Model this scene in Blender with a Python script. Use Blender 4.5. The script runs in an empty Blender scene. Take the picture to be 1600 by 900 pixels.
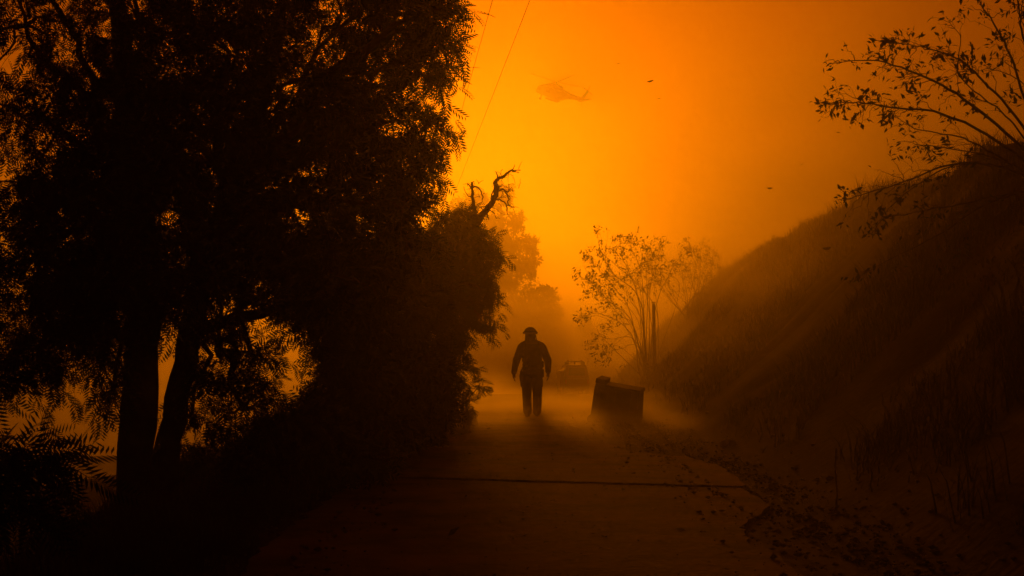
import bpy, bmesh, math, random
import numpy as np
from mathutils import Vector, Matrix

R = math.radians
rng = np.random.default_rng(7)
random.seed(7)
sc = bpy.context.scene
col = sc.collection

# ------------------------------------------------------------------ camera
F = 1600 * 50 / 36.0          # focal length in photo pixels
EYE = 1.65
cd = bpy.data.cameras.new('camera')
cam = bpy.data.objects.new('camera', cd)
col.objects.link(cam)
cam.location = (0, 0, EYE)
cam.rotation_euler = (R(90), 0, 0)
cd.lens = 50
cd.sensor_width = 36
cd.shift_y = 0.05
cd.clip_start = 0.05
cd.clip_end = 3000
sc.camera = cam

# ------------------------------------------------------------------ sky, sun, exposure
SUN_DIR = Vector((-0.024, 1.0, 0.140)).normalized()
SUN_EL = math.asin(SUN_DIR.z)
SUN_AZ = math.atan2(SUN_DIR.x, SUN_DIR.y)
w = bpy.data.worlds.new('World')
sc.world = w
w.use_nodes = True
nt = w.node_tree
nt.nodes.clear()
out = nt.nodes.new('ShaderNodeOutputWorld')
bg = nt.nodes.new('ShaderNodeBackground')
sky = nt.nodes.new('ShaderNodeTexSky')
sky.sky_type = 'NISHITA'
sky.sun_disc = False
sky.sun_elevation = SUN_EL
sky.sun_rotation = SUN_AZ
sky.dust_density = 8.0
sky.air_density = 2.0
mul = nt.nodes.new('ShaderNodeMixRGB')
mul.blend_type = 'MULTIPLY'
mul.inputs[0].default_value = 1.0
mul.inputs[2].default_value = (1.0, 0.10, 0.0005, 1)      # daylight filtered by thick smoke
bg.inputs[1].default_value = 0.05
nt.links.new(sky.outputs[0], mul.inputs[1])
nt.links.new(mul.outputs[0], bg.inputs[0])
nt.links.new(bg.outputs[0], out.inputs[0])

sd = bpy.data.lights.new('sun', 'SUN')
sun = bpy.data.objects.new('sun', sd)
col.objects.link(sun)
sd.energy = 4.6
sd.angle = R(6.0)
sd.color = (1.0, 0.25, 0.001)
sun.rotation_euler = SUN_DIR.to_track_quat('Z', 'Y').to_euler()
sun.location = (0, 0, 60)

sc.view_settings.view_transform = 'Standard'
sc.view_settings.look = 'None'
sc.view_settings.exposure = -2.2
sc.view_settings.gamma = 1.0
sc.view_settings.use_curve_mapping = False
sc.cycles.use_denoising = True
sc.cycles.use_adaptive_sampling = False
sc.cycles.volume_bounces = 1
sc.cycles.max_bounces = 6
sc.cycles.diffuse_bounces = 2

# ------------------------------------------------------------------ helpers
def P(px, py, Y):
    """a place seen in the photograph at px,py, at distance Y"""
    return np.array([(px - 800) / F * Y, Y, EYE + (530 - py) / F * Y])

def tag(o, label=None, cat=None, group=None, kind=None):
    if label: o['label'] = label
    if cat: o['category'] = cat
    if group: o['group'] = group
    if kind: o['kind'] = kind
    return o

def empty(name, loc=(0, 0, 0), rot=(0, 0, 0)):
    o = bpy.data.objects.new(name, None)
    col.objects.link(o)
    o.location = loc
    o.rotation_euler = rot
    o.empty_display_size = 0.2
    return o

def link(name, me, mat=None, parent=None):
    o = bpy.data.objects.new(name, me)
    col.objects.link(o)
    if mat is not None and len(me.materials) == 0:
        me.materials.append(mat)
    if parent is not None:
        o.parent = parent
    return o

def mesh_np(name, V, faces, mat, parent=None, smooth=False, origin=None):
    """V (n,3); faces: list of (m,k) int arrays"""
    V = np.asarray(V, dtype=np.float64)
    if origin is not None:
        V = V - np.asarray(origin)
    me = bpy.data.meshes.new(name)
    faces = [np.asarray(f, dtype=np.int32) for f in faces if len(f)]
    nl = sum(f.size for f in faces)
    npoly = sum(len(f) for f in faces)
    me.vertices.add(len(V))
    me.vertices.foreach_set('co', V.astype(np.float32).ravel())
    me.loops.add(nl)
    me.loops.foreach_set('vertex_index', np.concatenate([f.ravel() for f in faces]))
    me.polygons.add(npoly)
    tot = np.concatenate([np.full(len(f), f.shape[1], dtype=np.int32) for f in faces])
    start = np.concatenate([[0], np.cumsum(tot)[:-1]]).astype(np.int32)
    me.polygons.foreach_set('loop_start', start)
    me.update(calc_edges=True)
    me.validate()
    if smooth:
        me.polygons.foreach_set('use_smooth', np.ones(len(me.polygons), dtype=bool))
    o = link(name, me, mat, parent)
    if origin is not None and parent is None:
        o.location = origin
    return o

def bm_obj(name, bm, mat, parent=None, smooth=False):
    me = bpy.data.meshes.new(name)
    bmesh.ops.recalc_face_normals(bm, faces=bm.faces[:])
    bm.to_mesh(me)
    bm.free()
    if smooth:
        for p in me.polygons: p.use_smooth = True
    return link(name, me, mat, parent)

def box(c, s, bev=0.0, rot=None, top=(1, 1), bm=None):
    """box centred at c of size s, its top face scaled by top, bevelled"""
    b = bmesh.new()
    bmesh.ops.create_cube(b, size=1)
    for v in b.verts:
        if v.co.z > 0:
            v.co.x *= top[0]; v.co.y *= top[1]
        v.co = Vector((v.co.x * s[0], v.co.y * s[1], v.co.z * s[2]))
    if bev:
        bmesh.ops.bevel(b, geom=b.edges[:], offset=bev, segments=2, affect='EDGES')
    M = Matrix.Translation(c)
    if rot is not None:
        M = M @ rot.to_4x4()
    bmesh.ops.transform(b, matrix=M, verts=b.verts[:])
    if bm is None:
        return b
    me = bpy.data.meshes.new('tmp')
    b.to_mesh(me); b.free()
    bm.from_mesh(me)
    bpy.data.meshes.remove(me)
    return bm

def tube_np(pts, rad, n=6):
    """tapered tube along a path: V, quads"""
    pts = np.asarray(pts, float); rad = np.broadcast_to(np.asarray(rad, float), (len(pts),))
    tan = np.gradient(pts, axis=0)
    tan /= np.linalg.norm(tan, axis=1)[:, None] + 1e-9
    ref = np.array([0.31, 0.17, 0.93]) if abs(tan[0][2]) < 0.8 else np.array([0.95, 0.2, 0.1])
    a = np.cross(tan, ref); a /= np.linalg.norm(a, axis=1)[:, None] + 1e-9
    b = np.cross(tan, a)
    th = np.linspace(0, 2 * np.pi, n, endpoint=False)
    V = (pts[:, None] + rad[:, None, None] * (np.cos(th)[None, :, None] * a[:, None] + np.sin(th)[None, :, None] * b[:, None])).reshape(-1, 3)
    i = np.arange(len(pts) - 1)[:, None] * n
    j = np.arange(n)[None]
    k = (j + 1) % n
    Q = np.stack([i + j, i + k, i + n + k, i + n + j], -1).reshape(-1, 4)
    return V, Q

class Acc:
    def __init__(s): s.V = []; s.Q = []; s.n = 0
    def add(s, V, Q):
        s.V.append(V); s.Q.append(np.asarray(Q) + s.n); s.n += len(V)
    def tube(s, pts, rad, n=6):
        s.add(*tube_np(pts, rad, n))
    def build(s, name, mat, parent=None, smooth=True, origin=None):
        return mesh_np(name, np.concatenate(s.V), [np.concatenate(s.Q)], mat, parent, smooth, origin)

def curve(p0, p1, sag=0.0, wob=0.0, n=8):
    p0 = np.asarray(p0, float); p1 = np.asarray(p1, float)
    t = np.linspace(0, 1, n)[:, None]
    L = np.linalg.norm(p1 - p0)
    p = p0 + (p1 - p0) * t
    p[:, 2] += (4 * t[:, 0] * (1 - t[:, 0])) * sag * L
    if wob:
        q = rng.normal(size=(n, 3)) * wob * L
        q[0] = 0; q[-1] = 0
        p += q
    return p

def smooth_path(ctrl, n=24, jit=0.0):
    """Catmull-Rom through control points"""
    c = np.asarray(ctrl, float)
    c = np.vstack([2 * c[0] - c[1], c, 2 * c[-1] - c[-2]])
    m = len(c) - 3
    u = np.linspace(0, m - 1e-6, n)
    i = u.astype(int); t = (u - i)[:, None]
    a, b, d, e = c[i], c[i + 1], c[i + 2], c[i + 3]
    p = 0.5 * ((2 * b) + (-a + d) * t + (2 * a - 5 * b + 4 * d - e) * t ** 2 + (-a + 3 * b - 3 * d + e) * t ** 3)
    if jit:
        q = rng.normal(size=p.shape) * jit
        q[0] = 0
        p = p + q
    return p

def sstep(a, b, x):
    t = np.clip((x - a) / (b - a), 0, 1)
    return t * t * (3 - 2 * t)

# ------------------------------------------------------------------ materials
def material(name, base, rough=0.8, var=0.35, scale=6.0, bump=0.3, bscale=40.0, metal=0.0, dark=None, spec=0.3, trans=0.0):
    m = bpy.data.materials.new(name)
    m.use_nodes = True
    t = m.node_tree
    bs = t.nodes['Principled BSDF']
    tc = t.nodes.new('ShaderNodeTexCoord')
    n1 = t.nodes.new('ShaderNodeTexNoise')
    n1.inputs['Scale'].default_value = scale
    n1.inputs['Detail'].default_value = 6
    n1.inputs['Roughness'].default_value = 0.65
    t.links.new(tc.outputs['Object'], n1.inputs['Vector'])
    cr = t.nodes.new('ShaderNodeValToRGB')
    d = dark if dark is not None else tuple(c * (1 - var) for c in base)
    l = tuple(min(1, c * (1 + var)) for c in base)
    cr.color_ramp.elements[0].color = (*d, 1); cr.color_ramp.elements[0].position = 0.35
    cr.color_ramp.elements[1].color = (*l, 1); cr.color_ramp.elements[1].position = 0.68
    t.links.new(n1.outputs['Fac'], cr.inputs['Fac'])
    t.links.new(cr.outputs['Color'], bs.inputs['Base Color'])
    bs.inputs['Roughness'].default_value = rough
    bs.inputs['Metallic'].default_value = metal
    bs.inputs['Specular IOR Level'].default_value = spec
    if bump:
        n2 = t.nodes.new('ShaderNodeTexNoise')
        n2.inputs['Scale'].default_value = bscale
        n2.inputs['Detail'].default_value = 5
        t.links.new(tc.outputs['Object'], n2.inputs['Vector'])
        bp = t.nodes.new('ShaderNodeBump')
        bp.inputs['Strength'].default_value = bump
        bp.inputs['Distance'].default_value = 0.02
        t.links.new(n2.outputs['Fac'], bp.inputs['Height'])
        t.links.new(bp.outputs['Normal'], bs.inputs['Normal'])
    return m

M = {
    'dirt': material('dirt', (0.085, 0.046, 0.030), 0.95, 0.4, 0.7, 0.8, 9.0, spec=0.1),
    'track': material('track', (0.12, 0.076, 0.05), 0.95, 0.35, 1.1, 0.6, 14.0, spec=0.1),
    'concrete': material('concrete', (0.20, 0.115, 0.08), 0.9, 0.62, 0.9, 0.7, 16.0, spec=0.25),
    'soil': material('soil', (0.15, 0.105, 0.075), 0.97, 0.4, 4.0, 0.9, 22.0, spec=0.05),
    'leaf': material('leaf', (0.05, 0.075, 0.03), 0.7, 0.3, 3.0, 0, spec=0.2),
    'leaf_dry': material('leaf_dry', (0.09, 0.075, 0.04), 0.8, 0.35, 3.0, 0, spec=0.15),
    'bark': material('bark', (0.10, 0.075, 0.055), 0.95, 0.45, 5.0, 0.9, 24.0, spec=0.1),
    'dead_bark': material('dead_bark', (0.12, 0.10, 0.085), 0.95, 0.3, 6.0, 0.6, 30.0, spec=0.1),
    'grass': material('grass', (0.12, 0.10, 0.05), 0.9, 0.4, 2.0, 0, spec=0.1),
    'rock': material('rock', (0.24, 0.20, 0.16), 0.9, 0.35, 6.0, 0.8, 18.0, spec=0.2),
    'wood': material('wood', (0.16, 0.12, 0.09), 0.9, 0.4, 12.0, 0.6, 40.0, spec=0.1),
    'pale_wood': material('pale_wood', (0.36, 0.29, 0.21), 0.85, 0.3, 12.0, 0.4, 40.0, spec=0.15),
    'bin': material('bin', (0.055, 0.05, 0.05), 0.6, 0.3, 4.0, 0.3, 30.0),
    'metal': material('metal', (0.18, 0.17, 0.16), 0.5, 0.25, 8.0, 0.1, 30.0, metal=0.7),
    'wire': material('wire', (0.05, 0.05, 0.05), 0.6, 0.1, 8.0, 0),
    'jacket': material('jacket', (0.10, 0.08, 0.035), 0.9, 0.25, 9.0, 0.6, 26.0, spec=0.1),
    'trouser': material('trouser', (0.045, 0.05, 0.04), 0.95, 0.25, 9.0, 0.6, 26.0, spec=0.1),
    'boot': material('boot', (0.02, 0.018, 0.016), 0.6, 0.3, 12.0, 0.3, 40.0),
    'glove': material('glove', (0.16, 0.12, 0.07), 0.85, 0.3, 12.0, 0.3, 50.0),
    'skin': material('skin', (0.38, 0.24, 0.17), 0.6, 0.15, 12.0, 0.1, 60.0),
    'helmet': material('helmet', (0.12, 0.09, 0.03), 0.75, 0.2, 8.0, 0.1, 40.0),
    'strap': material('strap', (0.03, 0.03, 0.03), 0.85, 0.2, 20.0, 0.3, 60.0),
    'pack': material('pack', (0.04, 0.04, 0.035), 0.9, 0.25, 12.0, 0.5, 40.0),
    'paint': material('paint', (0.14, 0.025, 0.02), 0.5, 0.15, 3.0, 0.05, 20.0, spec=0.5),
    'glass': material('glass', (0.03, 0.03, 0.03), 0.12, 0.1, 3.0, 0, spec=0.6),
    'tyre': material('tyre', (0.025, 0.025, 0.025), 0.9, 0.2, 20.0, 0.4, 60.0),
    'lamp': material('lamp', (0.35, 0.03, 0.02), 0.25, 0.1, 20.0, 0, spec=0.5),
    'heli': material('heli', (0.25, 0.24, 0.22), 0.45, 0.15, 1.0, 0.05, 10.0),
    'ash': material('ash', (0.04, 0.035, 0.03), 0.95, 0.3, 30.0, 0),
}

# ------------------------------------------------------------------ terrain
def vnoise(x, y, s, seed):
    """smooth value noise"""
    r = np.random.default_rng(seed).random((64, 64))
    u = x / s + 1000.37; v = y / s + 1000.73
    i = np.floor(u).astype(int); j = np.floor(v).astype(int)
    a = u - i; b = v - j
    a = a * a * (3 - 2 * a); b = b * b * (3 - 2 * b)
    g = lambda p, q: r[p % 64, q % 64]
    return (g(i, j) * (1 - a) + g(i + 1, j) * a) * (1 - b) + (g(i, j + 1) * (1 - a) + g(i + 1, j + 1) * a) * b - 0.5

def toe(y):
    return 3.15 + 0.006 * np.clip(y, 0, 55) + 0.0028 * np.clip(y - 52, 0, 1e3) ** 2

def road_mid(y):
    return 0.45 + 0.0 * y + 0.00062 * np.clip(y - 20, 0, 95) ** 2 * (1 - 0.15 * sstep(60, 110, y))

def H(x, y):
    x = np.asarray(x, float); y = np.asarray(y, float)
    base = -1.95 * sstep(36, 92, y) + 3.7 * sstep(115, 270, y) + 6.5 * sstep(260, 460, y) + 9 * sstep(430, 640, y)
    z = base
    # left side falls away to a valley beyond the verge
    z = z - 4.5 * sstep(-3.9, -7.5, x) * sstep(13, 34, y) + 2.0 * np.exp(-((y - 60) / 13) ** 2) * sstep(-9, -16, x) - 6.5 * sstep(-4.0, -14, x) * sstep(58, 110, y) * (1 - 0.7 * sstep(240, 480, y))
    # bank on the right
    t = (x - toe(y)) / 5.3
    s = np.clip(t, 0, 1)
    bank = 4.95 * (0.8 * s + 0.2 * s * s * (3 - 2 * s)) + 0.06 * np.clip(x - toe(y) - 5.3, 0, 60)
    bank = bank + np.clip(s * 3, 0, 1) * (0.5 * vnoise(x, y, 3.4, 1) + 0.35 * vnoise(x, y, 1.1, 2) - 0.25 * np.clip(0.12 - np.abs(vnoise(y + 0.35 * x, x * 0.25, 2.6, 11)), 0, 1) * 6)
    z = z + bank
    # roughness away from the road
    off = np.clip((np.abs(x - road_mid(y)) - 1.9) / 1.5, 0, 1)
    z = z + off * (0.16 * vnoise(x, y, 2.2, 3) + 0.06 * vnoise(x, y, 1.1, 4) + 0.06)
    z = z + sstep(150, 350, np.abs(x) + np.maximum(y - 100, 0)) * 5 * vnoise(x, y, 90, 5)
    return z

def h1(x, y):
    return float(H(np.array([x]), np.array([y]))[0])

def axis(parts):
    return np.unique(np.concatenate([np.arange(a, b, d) for a, b, d in parts]))
gx = axis([(-400, -60, 20), (-60, -14, 2.0), (-14, -4, 0.4), (-4, 14, 0.2), (14, 60, 2.5), (60, 401, 20)])
gy = axis([(-50, -6, 6), (-6, 6, 1.0), (6, 40, 0.25), (40, 75, 0.5), (75, 150, 2.0), (150, 701, 15)])
X, Y = np.meshgrid(gx, gy)
V = np.stack([X, Y, H(X, Y)], -1).reshape(-1, 3)
nx = len(gx)
i = (np.arange(len(gy) - 1)[:, None] * nx + np.arange(nx - 1)[None]).ravel()
ground = mesh_np('ground', V, [np.stack([i, i + 1, i + nx + 1, i + nx], -1)], M['dirt'], smooth=True)
tag(ground, 'bare brown dirt ground rising to a bank beside the road', 'ground', kind='structure')

# the road: a dirt track with broken concrete slabs on it
ys = np.concatenate([np.arange(-6, 60, 1.0), np.arange(60, 230, 4.0)])
us = np.linspace(-1, 1, 13)
YY, UU = np.meshgrid(ys, us, indexing='ij')
half = 1.95 + 0.25 * vnoise(UU * 0 + 3, YY, 4, 6)
XX = road_mid(YY) + UU * half
ZZ = H(XX, YY) + 0.012 + 0.02 * (1 - UU ** 2)
nu = len(us)
i = (np.arange(len(ys) - 1)[:, None] * nu + np.arange(nu - 1)[None]).ravel()
road = mesh_np('road', np.stack([XX, YY, ZZ], -1).reshape(-1, 3), [np.stack([i, i + 1, i + nu + 1, i + nu], -1)], M['track'], smooth=True)
tag(road, 'narrow dirt track running past the bank', 'road', kind='structure')

def ground_pt(px, py):
    Yd = F * EYE / (py - 530)
    return ((px - 800) / F * Yd, Yd)

def slab(outline, top, mat, name, parent, jit=0.03, lift=0.0):
    """a slab with a ragged outline (list of x,y), top surface height, thickness down to the ground"""
    pts = []
    n = len(outline)
    for k in range(n):
        a = np.array(outline[k]); b = np.array(outline[(k + 1) % n])
        m = max(2, int(np.linalg.norm(b - a) / 0.18))
        for q in range(m):
            p = a + (b - a) * q / m
            if q: p = p + rng.normal(size=2) * jit
            pts.append(p)
    bm = bmesh.new()
    vs = [bm.verts.new((p[0], p[1], top)) for p in pts]
    f = bm.faces.new(vs)
    ex = bmesh.ops.extrude_face_region(bm, geom=[f])
    for v in ex['geom']:
        if isinstance(v, bmesh.types.BMVert): v.co.z = top - 0.14
    bmesh.ops.triangulate(bm, faces=bm.faces[:])
    return bm_obj(name, bm, mat, parent)

right_edge_near = [(1240, 899), (1205, 868), (1165, 846), (1168, 824), (1190, 810), (1203, 797), (1188, 786), (1158, 769)]
near = [(-1.85, 6.0), (1.9, 6.0)] + [ground_pt(*p) for p in right_edge_near]
jl, jr = ground_pt(560, 752), ground_pt(1158, 769)
near += [jl, (-1.9, 12.0)]
slab(near, 0.046, M['concrete'], 'slab', road, 0.03)
right_edge_far = [(1160, 768.4), (1160, 763), (1150, 752), (1122, 735), (1075, 721), (985, 712), (935, 692), (895, 672)]
far = [ground_pt(560, 751.4)] + [ground_pt(*p) for p in right_edge_far] + [(1.05, 30.5), (-1.0, 31.5), ground_pt(735, 682), ground_pt(690, 693), ground_pt(640, 708), ground_pt(600, 726)]
slab(far, 0.062, M['concrete'], 'slab', road, 0.02)

# ------------------------------------------------------------------ foliage machinery
def frames(d, roll_sd=0.6):
    d = d / (np.linalg.norm(d, axis=1)[:, None] + 1e-9)
    up = np.tile([0, 0, 1.0], (len(d), 1)) + rng.normal(size=d.shape) * roll_sd
    y = np.cross(up, d); y /= np.linalg.norm(y, axis=1)[:, None] + 1e-9
    z = np.cross(d, y)
    return np.stack([d, y, z], -1)      # columns

def pinnate(pairs, ll, lw):
    """feather leaf along +x of length 1: rhombic leaflets in opposite pairs"""
    V = []
    for k in range(pairs):
        t = 0.12 + 0.86 * k / (pairs - 1)
        x0, z0 = t, -0.28 * t * t
        s = 0.65 + 0.6 * math.sin(math.pi * min(1, t * 0.85 + 0.1))
        for sg in (-1, 1):
            dx, dy, dz = 0.55, sg * 0.83, -0.18
            L = ll * s; W = lw * s
            V += [[x0, 0, z0], [x0 + dx * L * 0.45 - sg * dy * W, sg * 0 + dy * L * 0.45 + dx * W * sg * 0.5, z0 + dz * L * 0.3],
                  [x0 + dx * L, dy * L, z0 + dz * L], [x0 + dx * L * 0.55 + W * 0.9, dy * L * 0.55 - sg * W * 0.5, z0 + dz * L * 0.6]]
    return np.array(V)

PIN = pinnate(6, 0.40, 0.05)
PIN_C = pinnate(5, 0.40, 0.065)
LEAF = np.array([[0, 0, 0], [0.45, 0.17, 0.02], [1, 0, -0.1], [0.45, -0.17, 0.02]])

def place(tmpl, pos, dirs, size, roll=0.6):
    Fm = frames(dirs, roll)
    V = np.einsum('nij,kj->nki', Fm, tmpl) * size[:, None, None] + pos[:, None]
    V = V.reshape(-1, 3)
    return V, np.arange(len(V)).reshape(-1, 4)

def droop_twigs(p0, d0, L, drop):
    """hanging twigs: function of t returns points"""
    def at(t):
        return p0 + d0 * (L * t)[:, None] * 1.0 + np.array([0, 0, -1.0]) * (drop * L * t ** 2)[:, None]
    def tan(t):
        v = d0 + np.array([0, 0, -2.0]) * (drop * t)[:, None]
        return v / np.linalg.norm(v, axis=1)[:, None]
    return at, tan

def hanging_foliage(acc_leaf, acc_wood, blobs, tmpl, per=16, leaf=(0.13, 0.2), tw=(0.4, 0.9), drop=0.8, twr=0.0035):
    """blobs: (centre, radii, number of twigs)"""
    for c, rad, n in blobs:
        n = int(n)
        u = rng.normal(size=(n, 3)); u /= np.linalg.norm(u, axis=1)[:, None]
        rr = rng.random(n) ** (1 / 2.2)
        off = u * rr[:, None] * rad
        p0 = c + off
        d0 = u * 0.9 + rng.normal(size=(n, 3)) * 0.45 + np.array([0, 0, 0.05])
        d0 /= np.linalg.norm(d0, axis=1)[:, None]
        L = rng.uniform(*tw, n)
        at, tan = droop_twigs(p0, d0, L, np.full(n, drop))
        nt_ = 5
        rows = np.stack([at(np.full(n, t)) for t in np.linspace(0, 1, nt_)], 1)
        for k in range(n):
            acc_wood.tube(rows[k], np.linspace(twr, twr * 0.4, nt_), 3)
        for k in range(per):
            t = np.clip((k + rng.random(n)) / per, 0, 1)
            side = np.cross(tan(t), np.array([0, 0, 1.0]) + rng.normal(size=(n, 3)) * 0.7)
            side /= np.linalg.norm(side, axis=1)[:, None] + 1e-9
            dirs = tan(t) * 0.6 + side * (1 if k % 2 else -1) * 0.9 + np.array([0, 0, -0.25]) + rng.normal(size=(n, 3)) * 0.35
            acc_leaf.add(*place(tmpl, at(t), dirs, rng.uniform(*leaf, n)))

def limbs_to(acc, root, blobs, r0=0.05, sub=6, wob=0.03):
    for c, rad, n in blobs:
        r = r0 * rng.uniform(0.7, 1.1)
        acc.tube(curve(root, c, 0.08, wob, 9), np.linspace(r, r * 0.35, 9), 6)
        for k in range(sub):
            u = rng.normal(size=3); u /= np.linalg.norm(u)
            q = c + u * rad * rng.uniform(0.6, 1.05)
            acc.tube(curve(c, q, 0.08, 0.05, 6), np.linspace(r * 0.35, r * 0.1, 6), 4)

def tree(name, label, cat, base, trunk_ctrl, trunk_r, blobs, tmpl, per, leaf, tw, drop=0.8, limb_from=None, limb_r=0.05, extra=None, group=None, leaf_mat='leaf', twr=0.0035, sub=6, trunk_n=14):
    root = empty(name, tuple(base))
    tag(root, label, cat, group)
    aw, al = Acc(), Acc()
    b = np.asarray(base)
    path = smooth_path(trunk_ctrl, 26, trunk_r[0] * 0.05)
    tr = np.interp(np.linspace(0, 1, 26), np.linspace(0, 1, len(trunk_r)), trunk_r)
    tr = tr * (1 + rng.normal(size=26) * 0.04)
    at = Acc()
    at.tube(path - b, tr, trunk_n)
    at.build('trunk', M['bark'], root)
    L0 = np.asarray(limb_from if limb_from is not None else path[-8])
    limbs_to(aw, L0, blobs, limb_r, sub)
    if extra: extra(aw)
    hanging_foliage(al, aw, blobs, tmpl, per, leaf, tw, drop, twr)
    for a in (aw, al):
        a.V = [v - b for v in a.V]
    aw.build('branches', M['bark'], root)['kind'] = 'stuff'
    crown = al.build('crown', M[leaf_mat], root, smooth=False)
    crown['kind'] = 'stuff'
    return root

def blobs_px(lst, D, dd=1.2, thin=1.0):
    o = []
    for px, py, rx, ry, n in lst:
        n = max(3, n * thin)
        d = D + rng.uniform(-dd, dd)
        s = d / F
        o.append((P(px, py, d), np.array([rx * s, max(rx, ry) * s * 0.9 + 0.25, ry * s]), n))
    return o

# ------------------------------------------------------------------ pepper trees on the left verge
D1 = 14.1
b1 = P(212, 785, D1); b1[2] = h1(b1[0], b1[1]) - 0.05
tree('pepper_tree', 'thick upright pepper tree with black drooping crown at the valley edge', 'tree', b1,
     [b1, P(214, 690, D1), P(222, 560, D1), P(226, 420, D1 + .1), P(205, 250, D1 + .3), P(190, 60, D1 + .6), P(160, -160, D1 + .8)],
     [0.24, 0.175, 0.165, 0.16, 0.13, 0.10, 0.06],
     blobs_px([(40, 40, 90, 80, 50), (150, 60, 90, 70, 55), (240, 60, 80, 90, 110), (60, 180, 80, 70, 60), (170, 190, 90, 80, 130), (260, 200, 70, 90, 130),
               (50, 300, 80, 60, 90), (150, 320, 90, 80, 150), (250, 330, 70, 80, 130), (50, 405, 70, 50, 70), (150, 430, 90, 60, 130), (235, 440, 60, 50, 80),
               (45, 490, 60, 40, 55), (120, 500, 50, 35, 50), (165, 545, 28, 50, 30), (20, 555, 35, 30, 22), (120, 555, 40, 30, 22), (40, 590, 40, 30, 20), (178, 605, 12, 24, 10), (60, -60, 120, 60, 50), (220, -60, 120, 60, 70)], 13.9, 1.4, 0.98),
     PIN, 8, (0.11, 0.19), (0.12, 0.34), drop=0.55, limb_from=P(215, 330, D1 + .2), limb_r=0.06, group=None)

D2 = 13.6
b2 = P(248, 788, D2); b2[2] = h1(b2[0], b2[1]) - 0.05
def limb2(a):
    a.tube(smooth_path([P(300, 520, D2), P(350, 505, D2), P(420, 485, D2 + .2), P(475, 458, D2 + .5), P(560, 400, D2 + .8)], 16, 0.01), np.linspace(0.07, 0.025, 16), 8)
    a.tube(smooth_path([P(470, 180, D2), P(560, 90, D2), P(605, 55, D2), P(632, 46, D2)], 14, 0.008), np.linspace(0.045, 0.012, 14), 6)
    a.tube(smooth_path([P(606, 55, D2), P(618, 40, D2), P(616, 10, D2), P(622, -20, D2)], 10, 0.006), np.linspace(0.018, 0.008, 10), 5)
tree('pepper_tree', 'leaning pepper tree with wide drooping crown reaching toward the road', 'tree', b2,
     [b2, P(262, 700, D2), P(285, 590, D2), P(302, 500, D2), P(330, 380, D2 + .2), P(380, 240, D2 + .2), P(430, 80, D2 + .1), P(450, -100, D2)],
     [0.17, 0.125, 0.115, 0.11, 0.10, 0.085, 0.06, 0.03],
     blobs_px([(340, 60, 80, 90, 110), (430, 60, 90, 80, 120), (530, 40, 80, 70, 90), (620, 25, 60, 45, 60), (680, 20, 35, 35, 36), (690, 75, 20, 30, 18), (655, 110, 36, 40, 36),
               (340, 210, 80, 90, 120), (440, 190, 90, 80, 130), (540, 170, 70, 70, 100), (610, 190, 50, 50, 45), (665, 200, 25, 35, 20), (590, 260, 60, 60, 70), (650, 270, 30, 40, 24),
               (350, 340, 80, 60, 80), (450, 330, 90, 70, 110), (550, 330, 80, 60, 100), (630, 330, 40, 40, 45),
               (330, 430, 50, 60, 50), (430, 420, 90, 50, 85), (530, 430, 80, 60, 120), (345, 560, 40, 60, 40), (470, 500, 50, 30, 24), (400, 560, 35, 40, 18), (380, 640, 60, 50, 50), (300, 660, 25, 40, 16),
               (400, -70, 140, 60, 90), (600, -60, 110, 50, 70)], 13.4, 1.3, 0.95),
     PIN, 8, (0.11, 0.19), (0.12, 0.34), drop=0.55, limb_from=P(345, 350, D2 + .2), limb_r=0.055, extra=limb2)

# darker trees and shrubs further along the verge
def bush(name, label, cat, px, py, D, lst, dd=0.6, per=10, leaf=(0.18, 0.28), tw=(0.25, 0.5), tmpl=PIN_C, drop=0.6, leaf_mat='leaf', limb_r=0.03, tr=0.06, sub=5):
    x = (px - 800) / F * D
    b = np.array([x, D, h1(x, D) - 0.05])
    bl = blobs_px(lst, D, dd)
    top = np.mean([c for c, r, n in bl], 0)
    mid = b * 0.5 + top * 0.5
    return tree(name, label, cat, b, [b, b * 0.7 + mid * 0.3 + np.array([0.03, 0, 0]), mid, b * 0.2 + top * 0.8], [tr, tr * 0.8, tr * 0.7, tr * 0.35], bl, tmpl, per, leaf, tw, drop, limb_from=mid, limb_r=limb_r, leaf_mat=leaf_mat, sub=sub, trunk_n=10)

bush('pepper_tree', 'dense dark pepper tree filling the verge between the leaning tree and the dead snag', 'tree', 590, 690, 19.0,
     [(530, 460, 55, 50, 80), (600, 410, 55, 50, 80), (650, 390, 30, 40, 50), (570, 540, 65, 60, 120), (640, 480, 45, 55, 90), (670, 450, 20, 40, 36), (540, 600, 60, 50, 80), (615, 590, 55, 50, 120), (665, 560, 22, 40, 50)],
     per=12, leaf=(0.14, 0.22), tw=(0.15, 0.36), tr=0.14, limb_r=0.05)
bush('shrub', 'low black shrub under the dense verge tree at the left road edge', 'shrub', 640, 700, 20.5,
     [(600, 660, 60, 30, 70), (660, 645, 32, 28, 70), (682, 605, 15, 28, 40), (540, 680, 50, 25, 45)], dd=0.8, leaf=(0.14, 0.22), tw=(0.12, 0.3))
bush('shrub', 'sprawling black undergrowth shrub at the foot of the leaning pepper tree', 'shrub', 400, 740, 15.5,
     [(340, 725, 50, 22, 45), (420, 705, 55, 30, 70), (500, 700, 50, 28, 60), (490, 655, 40, 24, 40), (560, 715, 30, 14, 25)], dd=0.8, leaf=(0.14, 0.22), tw=(0.12, 0.3))
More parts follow.
